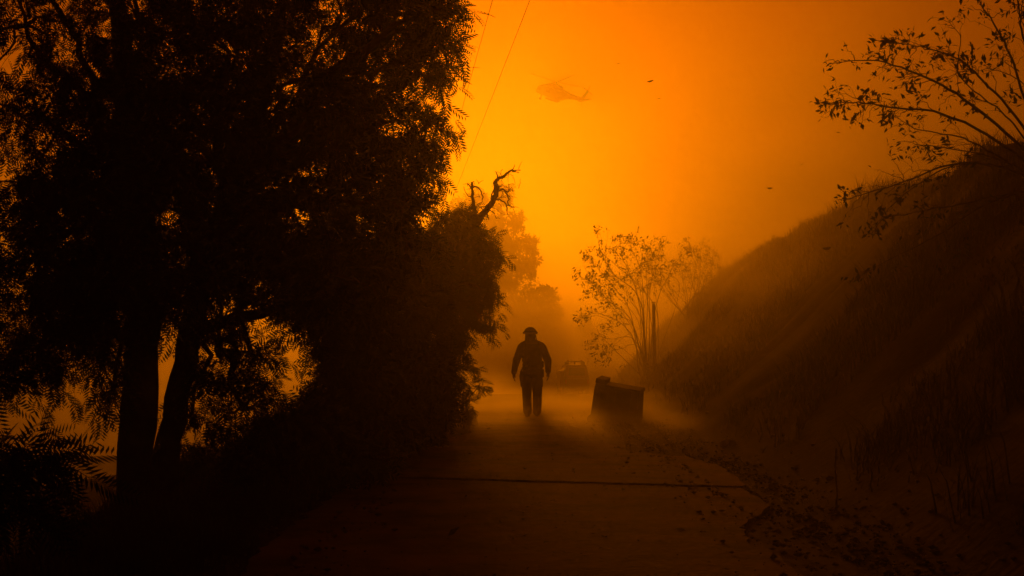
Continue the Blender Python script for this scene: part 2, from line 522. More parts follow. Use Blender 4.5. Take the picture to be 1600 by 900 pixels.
bush('shrub', 'small rounded leafy shrub poking out beside the road below the dead snag', 'shrub', 722, 668, 26.0,
     [(720, 640, 9, 16, 20), (735, 604, 7, 9, 9), (728, 578, 7, 8, 7), (748, 604, 4, 6, 4), (708, 655, 14, 10, 16), (712, 610, 9, 22, 14)], dd=0.3, per=6, leaf=(0.1, 0.2), tw=(0.12, 0.28), tmpl=PIN_C, drop=0.2, tr=0.03, limb_r=0.02)

# the half-dead tree: bare forked snag above a bushy crown
DS = 26.0
def snag(a):
    S = lambda *p: [P(x, y, DS + (q[0] if q else 0)) for x, y, *q in p]
    main = S((708, 430), (728, 372), (748, 345), (762, 325), (773, 310), (775, 296), (774, 284))
    a.tube(smooth_path(main, 26, 0.012), np.linspace(0.075, 0.04, 26), 8)
    a.tube(smooth_path(S((774, 296), (776, 282), (785, 277), (792, 271), (799, 267), (806, 266, .1), (813, 265, .1)), 20, 0.008), np.linspace(0.036, 0.009, 20), 6)
    for p, r in [
        (S((777, 281), (777, 274), (774, 267)), 0.022), (S((799, 267), (803, 262), (805, 257)), 0.016), (S((800, 268), (808, 269), (811, 270)), 0.012),
        (S((775, 300), (785, 296), (792, 300), (796, 297), (802, 298)), 0.026), (S((788, 297), (794, 308), (793, 316), (797, 322), (804, 324)), 0.022),
        (S((773, 310), (783, 313), (791, 320), (792, 330), (794, 336)), 0.024), (S((792, 320), (799, 323), (803, 328)), 0.012), (S((792, 304), (796, 309), (795, 318)), 0.012),
        (S((774, 296), (768, 303), (767, 314), (769, 314)), 0.022), (S((759, 330), (762, 338), (764, 343)), 0.03), (S((764, 328), (772, 334), (776, 341), (781, 340)), 0.014),
        (S((796, 297), (800, 293), (802, 298)), 0.01), (S((774, 292), (780, 291), (790, 291), (795, 293)), 0.012),
        (S((742, 400), (744, 350), (740, 318), (738, 300), (737, 285)), 0.065), (S((738, 296), (733, 290), (731, 286)), 0.022), (S((737, 286), (741, 284)), 0.02),
        (S((738, 293), (746, 293), (752, 300), (754, 310), (751, 317), (744, 320)), 0.024), (S((754, 303), (757, 302)), 0.01), (S((738, 309), (729, 303), (724, 291)), 0.016), (S((741, 325), (746, 333), (744, 345)), 0.012)]:
        a.tube(smooth_path(p, 12, 0.008), np.linspace(r, r * 0.35, 12) * 0.75, 6)
    # fine dead twigs
    for k in range(46):
        x, y = [(rng.uniform(770, 800), rng.uniform(290, 332)), (rng.uniform(728, 754), rng.uniform(286, 330)), (rng.uniform(785, 812), rng.uniform(262, 300))][k % 3]
        q = P(x, y, DS + rng.uniform(-.3, .3)); d = rng.normal(size=3) * np.array([1, .6, 1]) * 0.09
        q0 = main[rng.integers(3, 7)] if k % 3 == 0 else q
        if k % 3 == 0 and np.linalg.norm(q0 - q) > 0.35: q0 = q
        a.tube(curve(q0, q + d, 0.1, 0.05, 5), np.linspace(0.007, 0.003, 5), 3)
bS = np.array([(690 - 800) / F * DS, DS, 0]); bS[2] = h1(bS[0], bS[1]) - 0.05
tree('half_dead_tree', 'half-dead tree with bare forked snag above a bushy drooping crown', 'tree', bS,
     [bS, P(692, 600, DS), P(696, 500, DS), P(704, 440, DS), P(716, 400, DS)], [0.2, 0.16, 0.14, 0.12, 0.09],
     blobs_px([(700, 352, 18, 12, 26), (726, 338, 16, 10, 26), (686, 385, 24, 16, 40), (732, 368, 18, 14, 36), (710, 400, 28, 20, 70), (757, 385, 10, 8, 10), (768, 372, 6, 5, 5), (750, 410, 14, 10, 18), (772, 402, 7, 5, 6),
               (722, 436, 28, 22, 66), (762, 432, 10, 9, 10), (738, 468, 16, 18, 26), (760, 462, 7, 7, 6), (750, 495, 8, 14, 10), (758, 512, 4, 8, 4), (705, 490, 28, 34, 70), (700, 535, 16, 22, 30), (684, 565, 20, 26, 44)], DS, 0.5),
     PIN_C, 9, (0.12, 0.22), (0.10, 0.46), drop=0.7, limb_from=P(704, 440, DS), limb_r=0.04, extra=snag, sub=5)

# near feathery sapling at the far left, its fronds reaching into view
DN = 5.2
bN = np.array([-2.35, 5.3, h1(-2.35, 5.3) - 0.05])
tree('pepper_sapling', 'pepper sapling with feathery fronds at the left edge below the big tree', 'sapling', bN,
     [bN, bN + np.array([.02, 0, .5]), bN + np.array([.08, -.05, 1.0]), bN + np.array([.1, -.1, 1.5])], [0.035, 0.03, 0.022, 0.012],
     [(P(-30, 690, DN), np.array([0.12, 0.2, 0.07]), 16), (P(10, 720, DN), np.array([0.10, 0.2, 0.07]), 14), (P(-10, 775, DN), np.array([0.16, 0.2, 0.08]), 22), (P(-60, 640, DN), np.array([0.12, 0.2, 0.08]), 8)],
     pinnate(11, 0.24, 0.022), 4, (0.16, 0.25), (0.08, 0.2), drop=0.4, limb_r=0.010, sub=2, twr=0.003)

# ------------------------------------------------------------------ trees far down the road
def far_tree(name, label, px, D, lst, n_leaf, size, tr=0.2):
    x = (px - 800) / F * D
    b = np.array([x, D, h1(x, D) - 0.1])
    root = empty(name, tuple(b)); tag(root, label, 'tree')
    aw, al = Acc(), Acc()
    bl = blobs_px(lst, D, 0.8)
    top = max((c for c, r, n in bl), key=lambda c: c[2])
    at = Acc()
    pth = smooth_path([b, b * 0.6 + top * 0.4 + np.array([0.3, 0, 0]), b * 0.1 + top * 0.9], 16, tr * 0.08)
    at.tube(pth - b, np.linspace(tr, tr * 0.25, 16), 8)
    at.build('trunk', M['bark'], root)
    tot = sum(n for c, r, n in bl)
    for c, rad, n in bl:
        j = np.argmin(np.linalg.norm(pth - (c - np.array([0, 0, rad[2]])), axis=1))
        aw.tube(curve(pth[j], c, 0.1, 0.05, 7), np.linspace(tr * 0.35, tr * 0.1, 7), 5)
        m = int(n_leaf * n / tot)
        ncl = max(8, int(n * 1.2))
        u = rng.normal(size=(ncl, 3)); u /= np.linalg.norm(u, axis=1)[:, None]
        cc = c + u * (rng.random(ncl) ** 0.45)[:, None] * rad
        for q in cc[::2]:
            aw.tube(curve(c, q, 0.1, 0.05, 5), np.linspace(tr * 0.1, tr * 0.03, 5), 3)
        k = rng.integers(0, ncl, m)
        pos = cc[k] + rng.normal(size=(m, 3)) * np.mean(rad) * 0.17
        d = (pos - c) / rad + rng.normal(size=(m, 3)) * 0.6 + np.array([0, 0, -0.4])
        al.add(*place(LEAF * np.array([1, 1.5, 1]), pos, d, rng.uniform(size * 0.6, size * 1.4, m), 1.0))
    for a in (aw, al): a.V = [v - b for v in a.V]
    aw.build('branches', M['bark'], root)['kind'] = 'stuff'
    cr = al.build('crown', M['leaf'], root, smooth=False); cr['kind'] = 'stuff'
    return root

far_tree('tall_tree', 'tall hazy loose-crowned tree behind the snag down the road', 770, 255,
         [(745, 310, 14, 16, 14), (785, 305, 16, 20, 14), (770, 350, 26, 24, 30), (806, 345, 14, 16, 16), (800, 380, 28, 22, 40), (832, 385, 14, 14, 18), (770, 410, 40, 30, 60), (825, 415, 18, 18, 24), (790, 450, 44, 30, 70), (725, 330, 20, 24, 20), (700, 370, 30, 40, 40), (760, 500, 50, 36, 80)], 16000, 0.6, 0.6)
far_tree('round_tree', 'hazy rounded tree beyond the walking firefighter', 835, 165,
         [(850, 465, 18, 18, 30), (825, 485, 26, 24, 50), (862, 490, 14, 16, 22), (800, 510, 30, 28, 50), (840, 515, 26, 20, 40), (785, 540, 30, 18, 30), (820, 540, 30, 18, 36)], 10000, 0.4, 0.35)
far_tree('broad_tree', 'broad hazy tree low down behind the verge, left of the road bend', 740, 180,
         [(740, 500, 34, 34, 50), (770, 530, 34, 28, 50), (715, 520, 36, 40, 50), (760, 560, 30, 18, 30), (790, 548, 20, 14, 20)], 8000, 0.36, 0.3)
far_tree('small_tree', 'small faint round tree standing alone where the road fades out', 917, 150,
         [(917, 512, 9, 11, 30), (914, 500, 6, 7, 14), (920, 520, 8, 7, 16)], 2600, 0.28, 0.12)

# a faint post beside the lone tree
xp = (908 - 800) / F * 185
root = empty('utility_post', (xp, 185, h1(xp, 185) - 0.1)); tag(root, 'faint upright wooden post beside the lone small tree', 'post')
a = Acc(); a.tube([[0, 0, 0], [0.02, 0, 3], [0, 0, 6.2]], [0.13, 0.12, 0.1], 8); a.build('pole', M['wood'], root)
bm_obj('crossarm', box((0, 0, 5.7), (0.9, 0.12, 0.14), 0.01), M['wood'], root)

# ------------------------------------------------------------------ bushes on the bank
def wand_bush(name, label, base, stems, leaf_len, n_cl, per_cl, r0, twig_len, leaf_mat='leaf', fork=2):
    """stems: control-point lists; forking side twigs with clusters of leaves of mixed size"""
    b = np.asarray(base)
    root = empty(name, tuple(b)); tag(root, label, 'bush')
    aw, al = Acc(), Acc()
    def leaves(c, d, nl):
        pos = c + rng.normal(size=(nl, 3)) * leaf_len * 0.3
        dirs = d * 0.8 + rng.normal(size=(nl, 3)) * 0.75 + np.array([0, 0, -0.2])
        al.add(*place(LEAF * np.array([1, rng.uniform(0.8, 1.3), 1]), pos - b, dirs, rng.uniform(0.35, 1.2, nl) * leaf_len, 0.9))
    for st, r, ncl in stems:
        p = smooth_path(st, 30, 0.010 * twig_len)
        aw.tube(p - b, np.linspace(r, r * 0.18, 30), 6)
        for k in range(ncl):
            t = rng.uniform(0.25, 1.0) ** 0.8
            i0 = min(29, int(t * 29)); q = p[i0]
            tg = p[min(29, i0 + 1)] - p[max(0, i0 - 1)]; tg /= np.linalg.norm(tg) + 1e-9
            d = tg * 0.9 + rng.normal(size=3) * np.array([.5, .55, .55]); d /= np.linalg.norm(d)
            L = twig_len * rng.uniform(0.2, 1.15) * (1.15 - 0.7 * t)
            if k == 0: q = p[-1]; L = 0.08 * twig_len; d = tg
            e = q + d * L + np.array([0, 0, -0.12 * L])
            tp = curve(q, e, 0.07, 0.05, 7)
            aw.tube(tp - b, np.linspace(r * 0.26, r * 0.09, 7), 4)
            leaves(e, d, rng.integers(1, per_cl + 2))
            for f in range(rng.integers(0, fork + 1)):
                c = tp[rng.integers(2, 6)]
                d2 = d + rng.normal(size=3) * 0.7; d2 /= np.linalg.norm(d2)
                e2 = c + d2 * L * rng.uniform(0.25, 0.7)
                t2 = curve(c, e2, 0.08, 0.06, 5)
                aw.tube(t2 - b, np.linspace(r * 0.13, r * 0.06, 5), 3)
                if rng.random() < 0.75: leaves(e2, d2, rng.integers(1, per_cl + 2))
                if rng.random() < 0.35: leaves(t2[2], d2, rng.integers(1, 3))
    aw.build('stems', M['bark'], root)['kind'] = 'stuff'
    f = al.build('foliage', M[leaf_mat], root, smooth=False); f['kind'] = 'stuff'
    return root

DB = 18.0
W = lambda *pp: [P(x, y, DB + (q[0] if q else 0)) for x, y, *q in pp]
bb = P(1660, 275, DB)
for _ in range(6): bb[2] = h1(bb[0], bb[1]) - 0.05
st = []
A0 = (1650, 285)
for ctrl, r, n in [
    ([A0, (1590, 225), (1500, 150), (1440, 118), (1370, 95), (1300, 98)], 0.028, 22),
    ([A0, (1580, 235), (1480, 180), (1400, 168), (1340, 160), (1288, 162)], 0.026, 22),
    ([A0, (1600, 200), (1540, 130), (1500, 95), (1440, 72), (1370, 64)], 0.024, 20),
    ([A0, (1610, 180), (1580, 90), (1555, 40), (1530, 0), (1520, -60)], 0.024, 18),
    ([A0, (1640, 150), (1600, 60), (1590, 0), (1560, -80)], 0.026, 18),
    ([A0, (1600, 215), (1560, 170), (1500, 120), (1500, 60), (1480, 30)], 0.016, 14),
    ([A0, (1590, 262), (1530, 240), (1450, 228), (1434, 226)], 0.016, 10),
    ([A0, (1570, 250), (1500, 215), (1430, 200), (1390, 175)], 0.018, 12),
    ([A0, (1560, 260), (1480, 258), (1420, 282), (1345, 305), (1318, 312)], 0.022, 14),
    ([A0, (1570, 262), (1500, 255), (1440, 285), (1400, 315), (1370, 348)], 0.018, 10),
    ([A0, (1600, 300), (1520, 315), (1440, 330), (1385, 340), (1362, 364)], 0.02, 10),
    ([A0, (1610, 300), (1540, 320), (1470, 365), (1400, 400), (1345, 430)], 0.020, 7),
    ([A0, (1600, 310), (1560, 335), (1510, 370), (1495, 400)], 0.012, 4),
    ([A0, (1630, 200), (1610, 140), (1560, 110), (1520, 110)], 0.014, 10),
]:
    dz = rng.uniform(-1.2, 0.8)
    pts = [P(x, y, DB + dz * k / (len(ctrl) - 1)) for k, (x, y) in enumerate(ctrl)]
    pts[0] = bb + rng.normal(size=3) * 0.08
    st.append((pts, r * 0.85, int(n * 1.5)))
wand_bush('bush', 'big arching bush with sparse leaves leaning out over the bank', bb, st, 0.10, 0, 5, 0.03, 0.6)

DM = 44.0
bm_ = P(1012, 560, DM); bm_[2] = h1(bm_[0], bm_[1]) - 0.05
st = []
for ctrl, r, n in [
    ([(1000, 470), (960, 430), (940, 395), (932, 360)], 0.03, 14), ([(1000, 480), (985, 430), (972, 400), (968, 372)], 0.03, 14),
    ([(985, 500), (950, 470), (925, 440), (908, 436)], 0.025, 14), ([(985, 520), (950, 495), (925, 490), (902, 498)], 0.022, 10),
    ([(985, 490), (960, 450), (930, 415), (915, 405)], 0.022, 14), ([(1005, 470), (1000, 420), (985, 385), (985, 375)], 0.022, 14),
    ([(1015, 480), (1020, 430), (1030, 395), (1042, 380)], 0.02, 12), ([(1012, 480), (1010, 440), (1012, 400), (1010, 392)], 0.02, 14),
    ([(1025, 480), (1045, 430), (1060, 405), (1075, 395)], 0.02, 14), ([(990, 530), (955, 530), (935, 525), (930, 535)], 0.018, 10),
    ([(990, 510), (965, 490), (945, 465), (940, 455)], 0.018, 12), ([(1000, 500), (985, 470), (965, 440), (950, 430)], 0.018, 14), ([(995, 540), (970, 545), (955, 548), (945, 552)], 0.014, 8)]:
    dz = rng.uniform(-1.5, 1.5)
    pts = [bm_ + rng.normal(size=3) * 0.12] + [P(x, y, DM + dz * (k + 1) / 4) for k, (x, y) in enumerate(ctrl)]
    st.append((pts, r * 0.62, int(n * 1.5)))
    p2 = [pts[0]] + [q + rng.normal(size=3) * np.array([.32, .5, .22]) for q in pts[1:]]
    st.append((p2, r * 0.4, n))
wand_bush('bush', 'slender leafy bush growing by the wooden post on the bank', bm_, st, 0.125, 0, 5, 0.03, 0.75)
DM2 = 50.0
bm2 = P(1085, 450, DM2); bm2[2] = h1(bm2[0], bm2[1]) - 0.05
st = []
for k in range(20):
    ex = rng.uniform(1005, 1125); ey = rng.uniform(380, 425) - 12 * math.sin((ex - 1005) / 120 * 3.1)
    q = P(ex, ey, DM2 + rng.uniform(-1, 1))
    m = bm2 * 0.5 + q * 0.5 + rng.normal(size=3) * 0.15
    st.append(([bm2 + rng.normal(size=3) * 0.35 * np.array([1, 1, .3]), m, q], 0.013, 14))
wand_bush('bush', 'wispy dry bush on the bank crest behind the leafy bush', bm2, st, 0.10, 0, 3, 0.02, 0.7, 'leaf_dry', 3)

# post and fallen sticks
xp, yp = (1022 - 800) / F * 43, 43.0
zp = h1(xp, yp)
a = Acc(); a.tube([[0, 0, -0.2], [0.01, 0, 0.6], [-0.015, 0, EYE + 55 / F * 43 - zp]], [0.055, 0.053, 0.047], 10)
root = empty('fence_post', (xp, yp, zp)); tag(root, 'weathered round wooden post standing on the bank', 'post')
a.build('shaft', M['wood'], root)
bm_obj('cap', box((-0.015, 0, EYE + 57 / F * 43 - zp), (0.12, 0.12, 0.035), 0.008), M['wood'], root)
for (x0, y0), (x1, y1), r, lb in [((1012, 552), (1028, 572), 0.045, 'thin pale stick leaning at the foot of the post'), ((1010, 566), (1040, 586), 0.07, 'thick pale broken branch lying below the post'), ((1028, 572), (1034, 545), 0.03, 'short pale stick propped upright beside the post')]:
    Dq = 41.0
    for _ in range(20):
        c = P((x0 + x1) / 2, (y0 + y1) / 2, Dq)
        Dq += -1.0 if c[2] < h1(c[0], c[1]) else 0.3
    p0, p1 = P(x0, y0, Dq), P(x1, y1, Dq - 0.2)
    a = Acc(); a.tube(curve(p0, p1, 0.03, 0.03, 8), np.linspace(r, r * 0.6, 8), 7)
    tag(a.build('stick', M['pale_wood'], origin=p1), lb, 'stick')

# ------------------------------------------------------------------ grass, weeds, stones
def grass(name, label, xs, ys, hgt, wid, mat):
    n = len(xs)
    hgt = hgt * np.clip(0.45 + 2.2 * (vnoise(xs, ys, 1.3, 12) + 0.25) + 1.2 * (vnoise(xs, ys, 0.4, 13)), 0.25, 2.2)
    z = H(xs, ys)
    ang = rng.uniform(0, 2 * np.pi, n)
    lean = rng.normal(size=(n, 2)) * 0.35
    hh = hgt * rng.uniform(0.4, 1.3, n)
    dx, dy = np.cos(ang) * wid / 2, np.sin(ang) * wid / 2
    p = np.stack([xs, ys, z - 0.03], -1)
    a = p + np.stack([dx, dy, 0 * dx], -1); b = p - np.stack([dx, dy, 0 * dx], -1)
    m = p + np.stack([lean[:, 0] * hh * 0.35, lean[:, 1] * hh * 0.35, hh * 0.6], -1)
    c = m + np.stack([dx, dy, 0 * dx], -1) * 0.6
    d = m - np.stack([dx, dy, 0 * dx], -1) * 0.6
    e = p + np.stack([lean[:, 0] * hh, lean[:, 1] * hh, hh], -1)
    V = np.stack([a, b, d, c, e], 1).reshape(-1, 3)
    i = np.arange(n) * 5
    o = mesh_np(name, V, [np.stack([i, i + 1, i + 2, i + 3], -1), np.stack([i + 3, i + 2, i + 4], -1)], mat)
    return tag(o, label, 'grass', kind='stuff')

def tufts(n, fx, fy, spread, per):
    cx, cy = fx(n), fy(n)
    x = np.repeat(cx, per) + rng.normal(size=n * per) * spread
    y = np.repeat(cy, per) + rng.normal(size=n * per) * spread
    return x, y
yb = lambda n: 7 + 60 * rng.random(n) ** 1.3
_y = None
cy = yb(11000); cx = toe(cy) + 0.2 + 6.4 * rng.random(11000) ** 0.7
keep = vnoise(cx, cy, 1.6, 9) + 0.6 * vnoise(cx, cy, 0.6, 10) > -0.1
cx, cy = cx[keep], cy[keep]
x = np.repeat(cx, 9) + rng.normal(size=len(cx) * 9) * 0.09; y = np.repeat(cy, 9) + rng.normal(size=len(cx) * 9) * 0.09
grass('bank_grass', 'dry rough grass and weeds covering the bank', x, y, 0.28, 0.016, M['grass'])
cy = 9 + 22 * rng.random(2600); cx = -2.1 - 1.6 * rng.random(2600) ** 1.5
x = np.repeat(cx, 8) + rng.normal(size=len(cx) * 8) * 0.08; y = np.repeat(cy, 8) + rng.normal(size=len(cx) * 8) * 0.08
grass('verge_grass', 'dry grass on the dark left verge', x, y, 0.22, 0.014, M['grass'])

def stone(name, c, r, seed, mat):
    bm = bmesh.new()
    bmesh.ops.create_icosphere(bm, subdivisions=2, radius=1)
    rr = np.random.default_rng(seed)
    ax = rr.uniform(0.6, 1.2, 3); pl = rr.normal(size=(7, 3)); pl /= np.linalg.norm(pl, axis=1)[:, None]
    for v in bm.verts:
        q = np.array(v.co)
        for k in pl:
            d = q @ k
            if d > 0.62: q = q - k * (d - 0.62) * 0.9
        v.co = Vector(q * ax * r * np.array([1, 1, 0.7]))
    o = bm_obj(name, bm, mat)
    o.location = c
    return o
for k in range(22):
    yy = 9.5 + 20 * rng.random(); xx = toe(yy) - 0.75 + 1.2 * rng.random()
    r = 0.03 + 0.07 * rng.random() ** 2
    tag(stone('stone', (xx, yy, h1(xx, yy) + r * 0.2), r, 100 + k, M['rock']), 'loose stone at the foot of the right bank', 'stone', 'loose stones along the foot of the bank')
pp = P(1140, 694, 21.5); yy = 21.5
tag(stone('stone', (pp[0], yy, h1(pp[0], yy) + 0.05), 0.16, 300, M['pale_wood']), 'pale chunk of rubble where the bank meets the road', 'rubble')
n = 2600
ly = 9 + 26 * rng.random(n); lx = road_mid(ly) + np.clip(rng.normal(size=n) * 1.9, -3.2, 3.2)
lz = np.where((np.abs(lx - 0.4) < 2.2), np.where(ly > 16.3, 0.072, 0.058), H(lx, ly) + 0.02)
d = rng.normal(size=(n, 3)) * np.array([1, 1, 0.15])
Vl, Ql = place(LEAF * np.array([1, 1.3, 1]), np.stack([lx, ly, lz], -1), d, rng.uniform(0.015, 0.05, n) * (1 + (rng.random(n) > 0.97) * 1.5), 0.25)
tag(mesh_np('leaf_litter', Vl, [Ql], M['leaf_dry']), 'dead leaves and twigs littered over the road', 'litter', kind='stuff')
OCT = np.array([[1, 0, 0], [-1, 0, 0], [0, 1, 0], [0, -1, 0], [0, 0, 1], [0, 0, -1.0]])
OF = np.array([[0, 2, 4], [2, 1, 4], [1, 3, 4], [3, 0, 4], [2, 0, 5], [1, 2, 5], [3, 1, 5], [0, 3, 5]])
n = 5200
gy_ = 8 + 22 * rng.random(n) ** 1.2
edge = 2.35 - 0.035 * np.clip(gy_ - 17, 0, 20)
gx_ = edge + rng.normal(size=n) * 0.38 + 0.25
side = rng.random(n) < 0.25
gx_ = np.where(side, -1.75 + rng.normal(size=n) * 0.3, gx_)
gz_ = np.maximum(H(gx_, gy_) + 0.012, np.where(np.abs(gx_ - 0.3) < 1.9, 0.062, 0.0))
sz = 0.008 + 0.035 * rng.random(n) ** 3
Vg = OCT[None] * (sz[:, None, None] * rng.uniform(0.5, 1.3, (n, 6, 1))) * np.array([1, 1, 0.6]) + np.stack([gx_, gy_, gz_], -1)[:, None]
Fg = (OF[None] + 6 * np.arange(n)[:, None, None]).reshape(-1, 3)
tag(mesh_np('gravel', Vg.reshape(-1, 3), [Fg], M['rock']), 'loose gravel and dirt crumbs along the broken road edges', 'gravel', kind='stuff')
# tall dry stalk on the dark lower bank
xs_, ys_ = P(1303, 790, 13.2)[0], 13.2
zz = h1(xs_, ys_)
a = Acc(); a.tube(smooth_path([[0, 0, 0], [0.03, 0, 0.2], [0.01, 0, 0.45], [0.02, 0, 0.62]], 10, 0.004), np.linspace(0.012, 0.006, 10), 5)
o = a.build('dry_stalk', M['pale_wood']); o.location = (xs_, ys_, zz - 0.03)
tag(o, 'single dry upright stalk on the lower bank', 'stalk')

# ------------------------------------------------------------------ wires
wroot = []
dirw = np.array([-0.0805, 1.0])
def pole(name, x, y, lb):
    z0 = h1(x, y); r = empty(name, (x, y, z0)); tag(r, lb, 'utility pole')
    a = Acc(); a.tube([[0, 0, -0.3], [0, 0, 4], [0, 0, 9.6 - z0]], [0.16, 0.14, 0.11], 12); a.build('pole', M['wood'], r)
    bm_obj('crossarm', box((0, 0, 8.9 - z0), (1.7, 0.1, 0.12), 0.01), M['wood'], r)
    return r
y0w, y1w = -18.0, 165.0
xa = lambda y: 0.39 - 0.0805 * (y - 30.8)
pole('utility_pole', xa(y0w) - 0.4, y0w, 'wooden utility pole carrying the wires behind the camera')
pole('utility_pole', xa(y1w) - 0.4, y1w, 'hazy wooden utility pole carrying the far end of the wires')
for off, lb in ((0.0, 'thin overhead power wire nearer the middle of the road'), (-0.81, 'thin overhead power wire nearer the trees')):
    t = np.linspace(0, 1, 40)
    yy = y0w + (y1w - y0w) * t
    pts = np.stack([xa(yy) + off, yy, 9.0 + 0 * t - 0.35 * 4 * t * (1 - t) * 0 ], -1)
    a = Acc(); a.tube(pts - pts[0], 0.0065, 5)
    o = a.build('power_wire', M['wire']); o.location = pts[0]
    tag(o, lb, 'wire')

# ------------------------------------------------------------------ tilted bin beside the road
DBN = 28.0
cx = (960 - 800) / F * DBN
root = empty('tilted_bin', (cx, DBN, h1(cx, DBN) - 0.03), (R(4), R(9), R(-14)))
tag(root, 'dark boxy bin tilted over at the edge of the road beside the bank', 'bin')
bm = box((0, 0, 0.37), (0.90, 0.62, 0.76), 0.025)
for v in bm.verts:                      # wider at the mouth on the right side, dented flank
    if v.co.x > 0.3: v.co.x += 0.06 - 0.10 * v.co.z
    if v.co.y < -0.2: v.co.y += 0.05 * math.exp(-((v.co.z - 0.4) ** 2) * 9)
bm_obj('body', bm, M['bin'], root)
bm_obj('rim', box((0.01, 0, 0.735), (0.905, 0.64, 0.03), 0.010), M['bin'], root)
bm_obj('lid', box((0.01, 0, 0.768), (0.90, 0.63, 0.03), 0.010), M['bin'], root)
bm_obj('hinge', box((-0.35, 0.0, 0.83), (0.19, 0.55, 0.10), 0.008, rot=Matrix.Rotation(R(4), 3, 'Y')), M['bin'], root)
for k in (-0.33, -0.02, 0.29):
    bm_obj('rib', box((k, -0.315, 0.40), (0.035, 0.03, 0.60), 0.01), M['bin'], root)
for yy in (-0.25, 0.25):
    bm = bmesh.new()
    bmesh.ops.create_cone(bm, cap_ends=True, segments=20, radius1=0.09, radius2=0.09, depth=0.05, matrix=Matrix.Translation((-0.42, yy, 0.07)) @ Matrix.Rotation(R(90), 4, 'X'))
    bm_obj('wheel', bm, M['tyre'], root)

# ------------------------------------------------------------------ truck down the road
DT = 80.0
xt = (901 - 800) / F * DT
root = empty('truck', (xt, DT, h1(xt, DT) + 0.03), (0, 0, R(4))); root.scale = (0.92, 1.0, 1.08)
tag(root, 'hazy fire truck with roof light bar seen from behind down the road', 'truck')
def hexa(prof, w0, w1, z0, z1):
    """body prism: profile list of (y,z), half width varies with z from w0 to w1"""
    bm = bmesh.new()
    wz = lambda z: w0 + (w1 - w0) * (z - z0) / (z1 - z0)
    Lv = [bm.verts.new((-wz(z), y, z)) for y, z in prof]; Rv = [bm.verts.new((wz(z), y, z)) for y, z in prof]
    bm.faces.new(Lv); bm.faces.new(Rv[::-1])
    n = len(prof)
    for k in range(n):
        bm.faces.new([Lv[k], Rv[k], Rv[(k + 1) % n], Lv[(k + 1) % n]])
    bmesh.ops.bevel(bm, geom=[e for e in bm.edges], offset=0.035, segments=2, affect='EDGES')
    return bm
bm_obj('body', hexa([(-0.1, 0.38), (-0.1, 1.04), (3.2, 1.08), (4.3, 1.0), (4.45, 0.85), (4.45, 0.38)], 0.75, 0.77, 0.38, 1.08), M['paint'], root)
cabo = bm_obj('cab', hexa([(-0.06, 1.05), (0.0, 1.68), (0.25, 1.76), (2.3, 1.76), (3.1, 1.06)], 0.76, 0.60, 1.05, 1.76), M['paint'], root)
bm_obj('rear_window', box((0, -0.055, 1.40), (1.04, 0.03, 0.40), 0.01, rot=Matrix.Rotation(R(-5), 3, 'X'), top=(0.9, 1)), M['glass'], cabo)
for s in (-1, 1):
    bm_obj('side_window', box((s * 0.70, 1.2, 1.40), (0.03, 1.8, 0.36), 0.01, rot=Matrix.Rotation(R(-s * 12.7), 3, 'Y'), top=(1, 0.85)), M['glass'], cabo)
    bm_obj('mirror', box((s * 0.86, 2.55, 1.2), (0.18, 0.1, 0.24), 0.03), M['bin'], root)
    bm_obj('tail_light', box((s * 0.68, -0.115, 0.88), (0.11, 0.05, 0.24), 0.012), M['lamp'], root)
    for yy in (0.75, 3.6):
        bm = bmesh.new()
        bmesh.ops.create_cone(bm, cap_ends=True, segments=24, radius1=0.39, radius2=0.39, depth=0.25, matrix=Matrix.Translation((s * 0.69, yy, 0.39)) @ Matrix.Rotation(R(90), 4, 'Y'))
        bmesh.ops.bevel(bm, geom=bm.edges[:], offset=0.02, segments=2, affect='EDGES')
        tyre = bm_obj('wheel', bm, M['tyre'], root)
        bm = bmesh.new()
        bmesh.ops.create_cone(bm, cap_ends=True, segments=20, radius1=0.22, radius2=0.20, depth=0.27, matrix=Matrix.Translation((s * 0.695, yy, 0.39)) @ Matrix.Rotation(R(90), 4, 'Y'))
        bm_obj('rim', bm, M['metal'], tyre)
bm_obj('side_box', box((-0.86, 1.3, 1.0), (0.22, 1.9, 0.86), 0.03), M['paint'], root)
bm_obj('bumper', box((0, -0.2, 0.52), (1.5, 0.16, 0.2), 0.03), M['metal'], root)
bm_obj('tailgate_panel', box((0, -0.115, 0.80), (1.18, 0.03, 0.34), 0.01), M['paint'], root)
bar = bm_obj('light_bar', box((0, 1.0, 1.92), (1.06, 0.26, 0.05), 0.015), M['metal'], root)
for xk, wd in ((-0.5, 0.24), (0.5, 0.24), (0.0, 0.08)):
    bm_obj('bar_post', box((xk, 1.0, 1.81), (wd, 0.22, 0.20), 0.015), M['metal'], bar)
for xk in (-0.42, 0.42):
    bm_obj('beacon', box((xk, 1.0, 1.965), (0.12, 0.2, 0.05), 0.012), M['lamp'], bar)

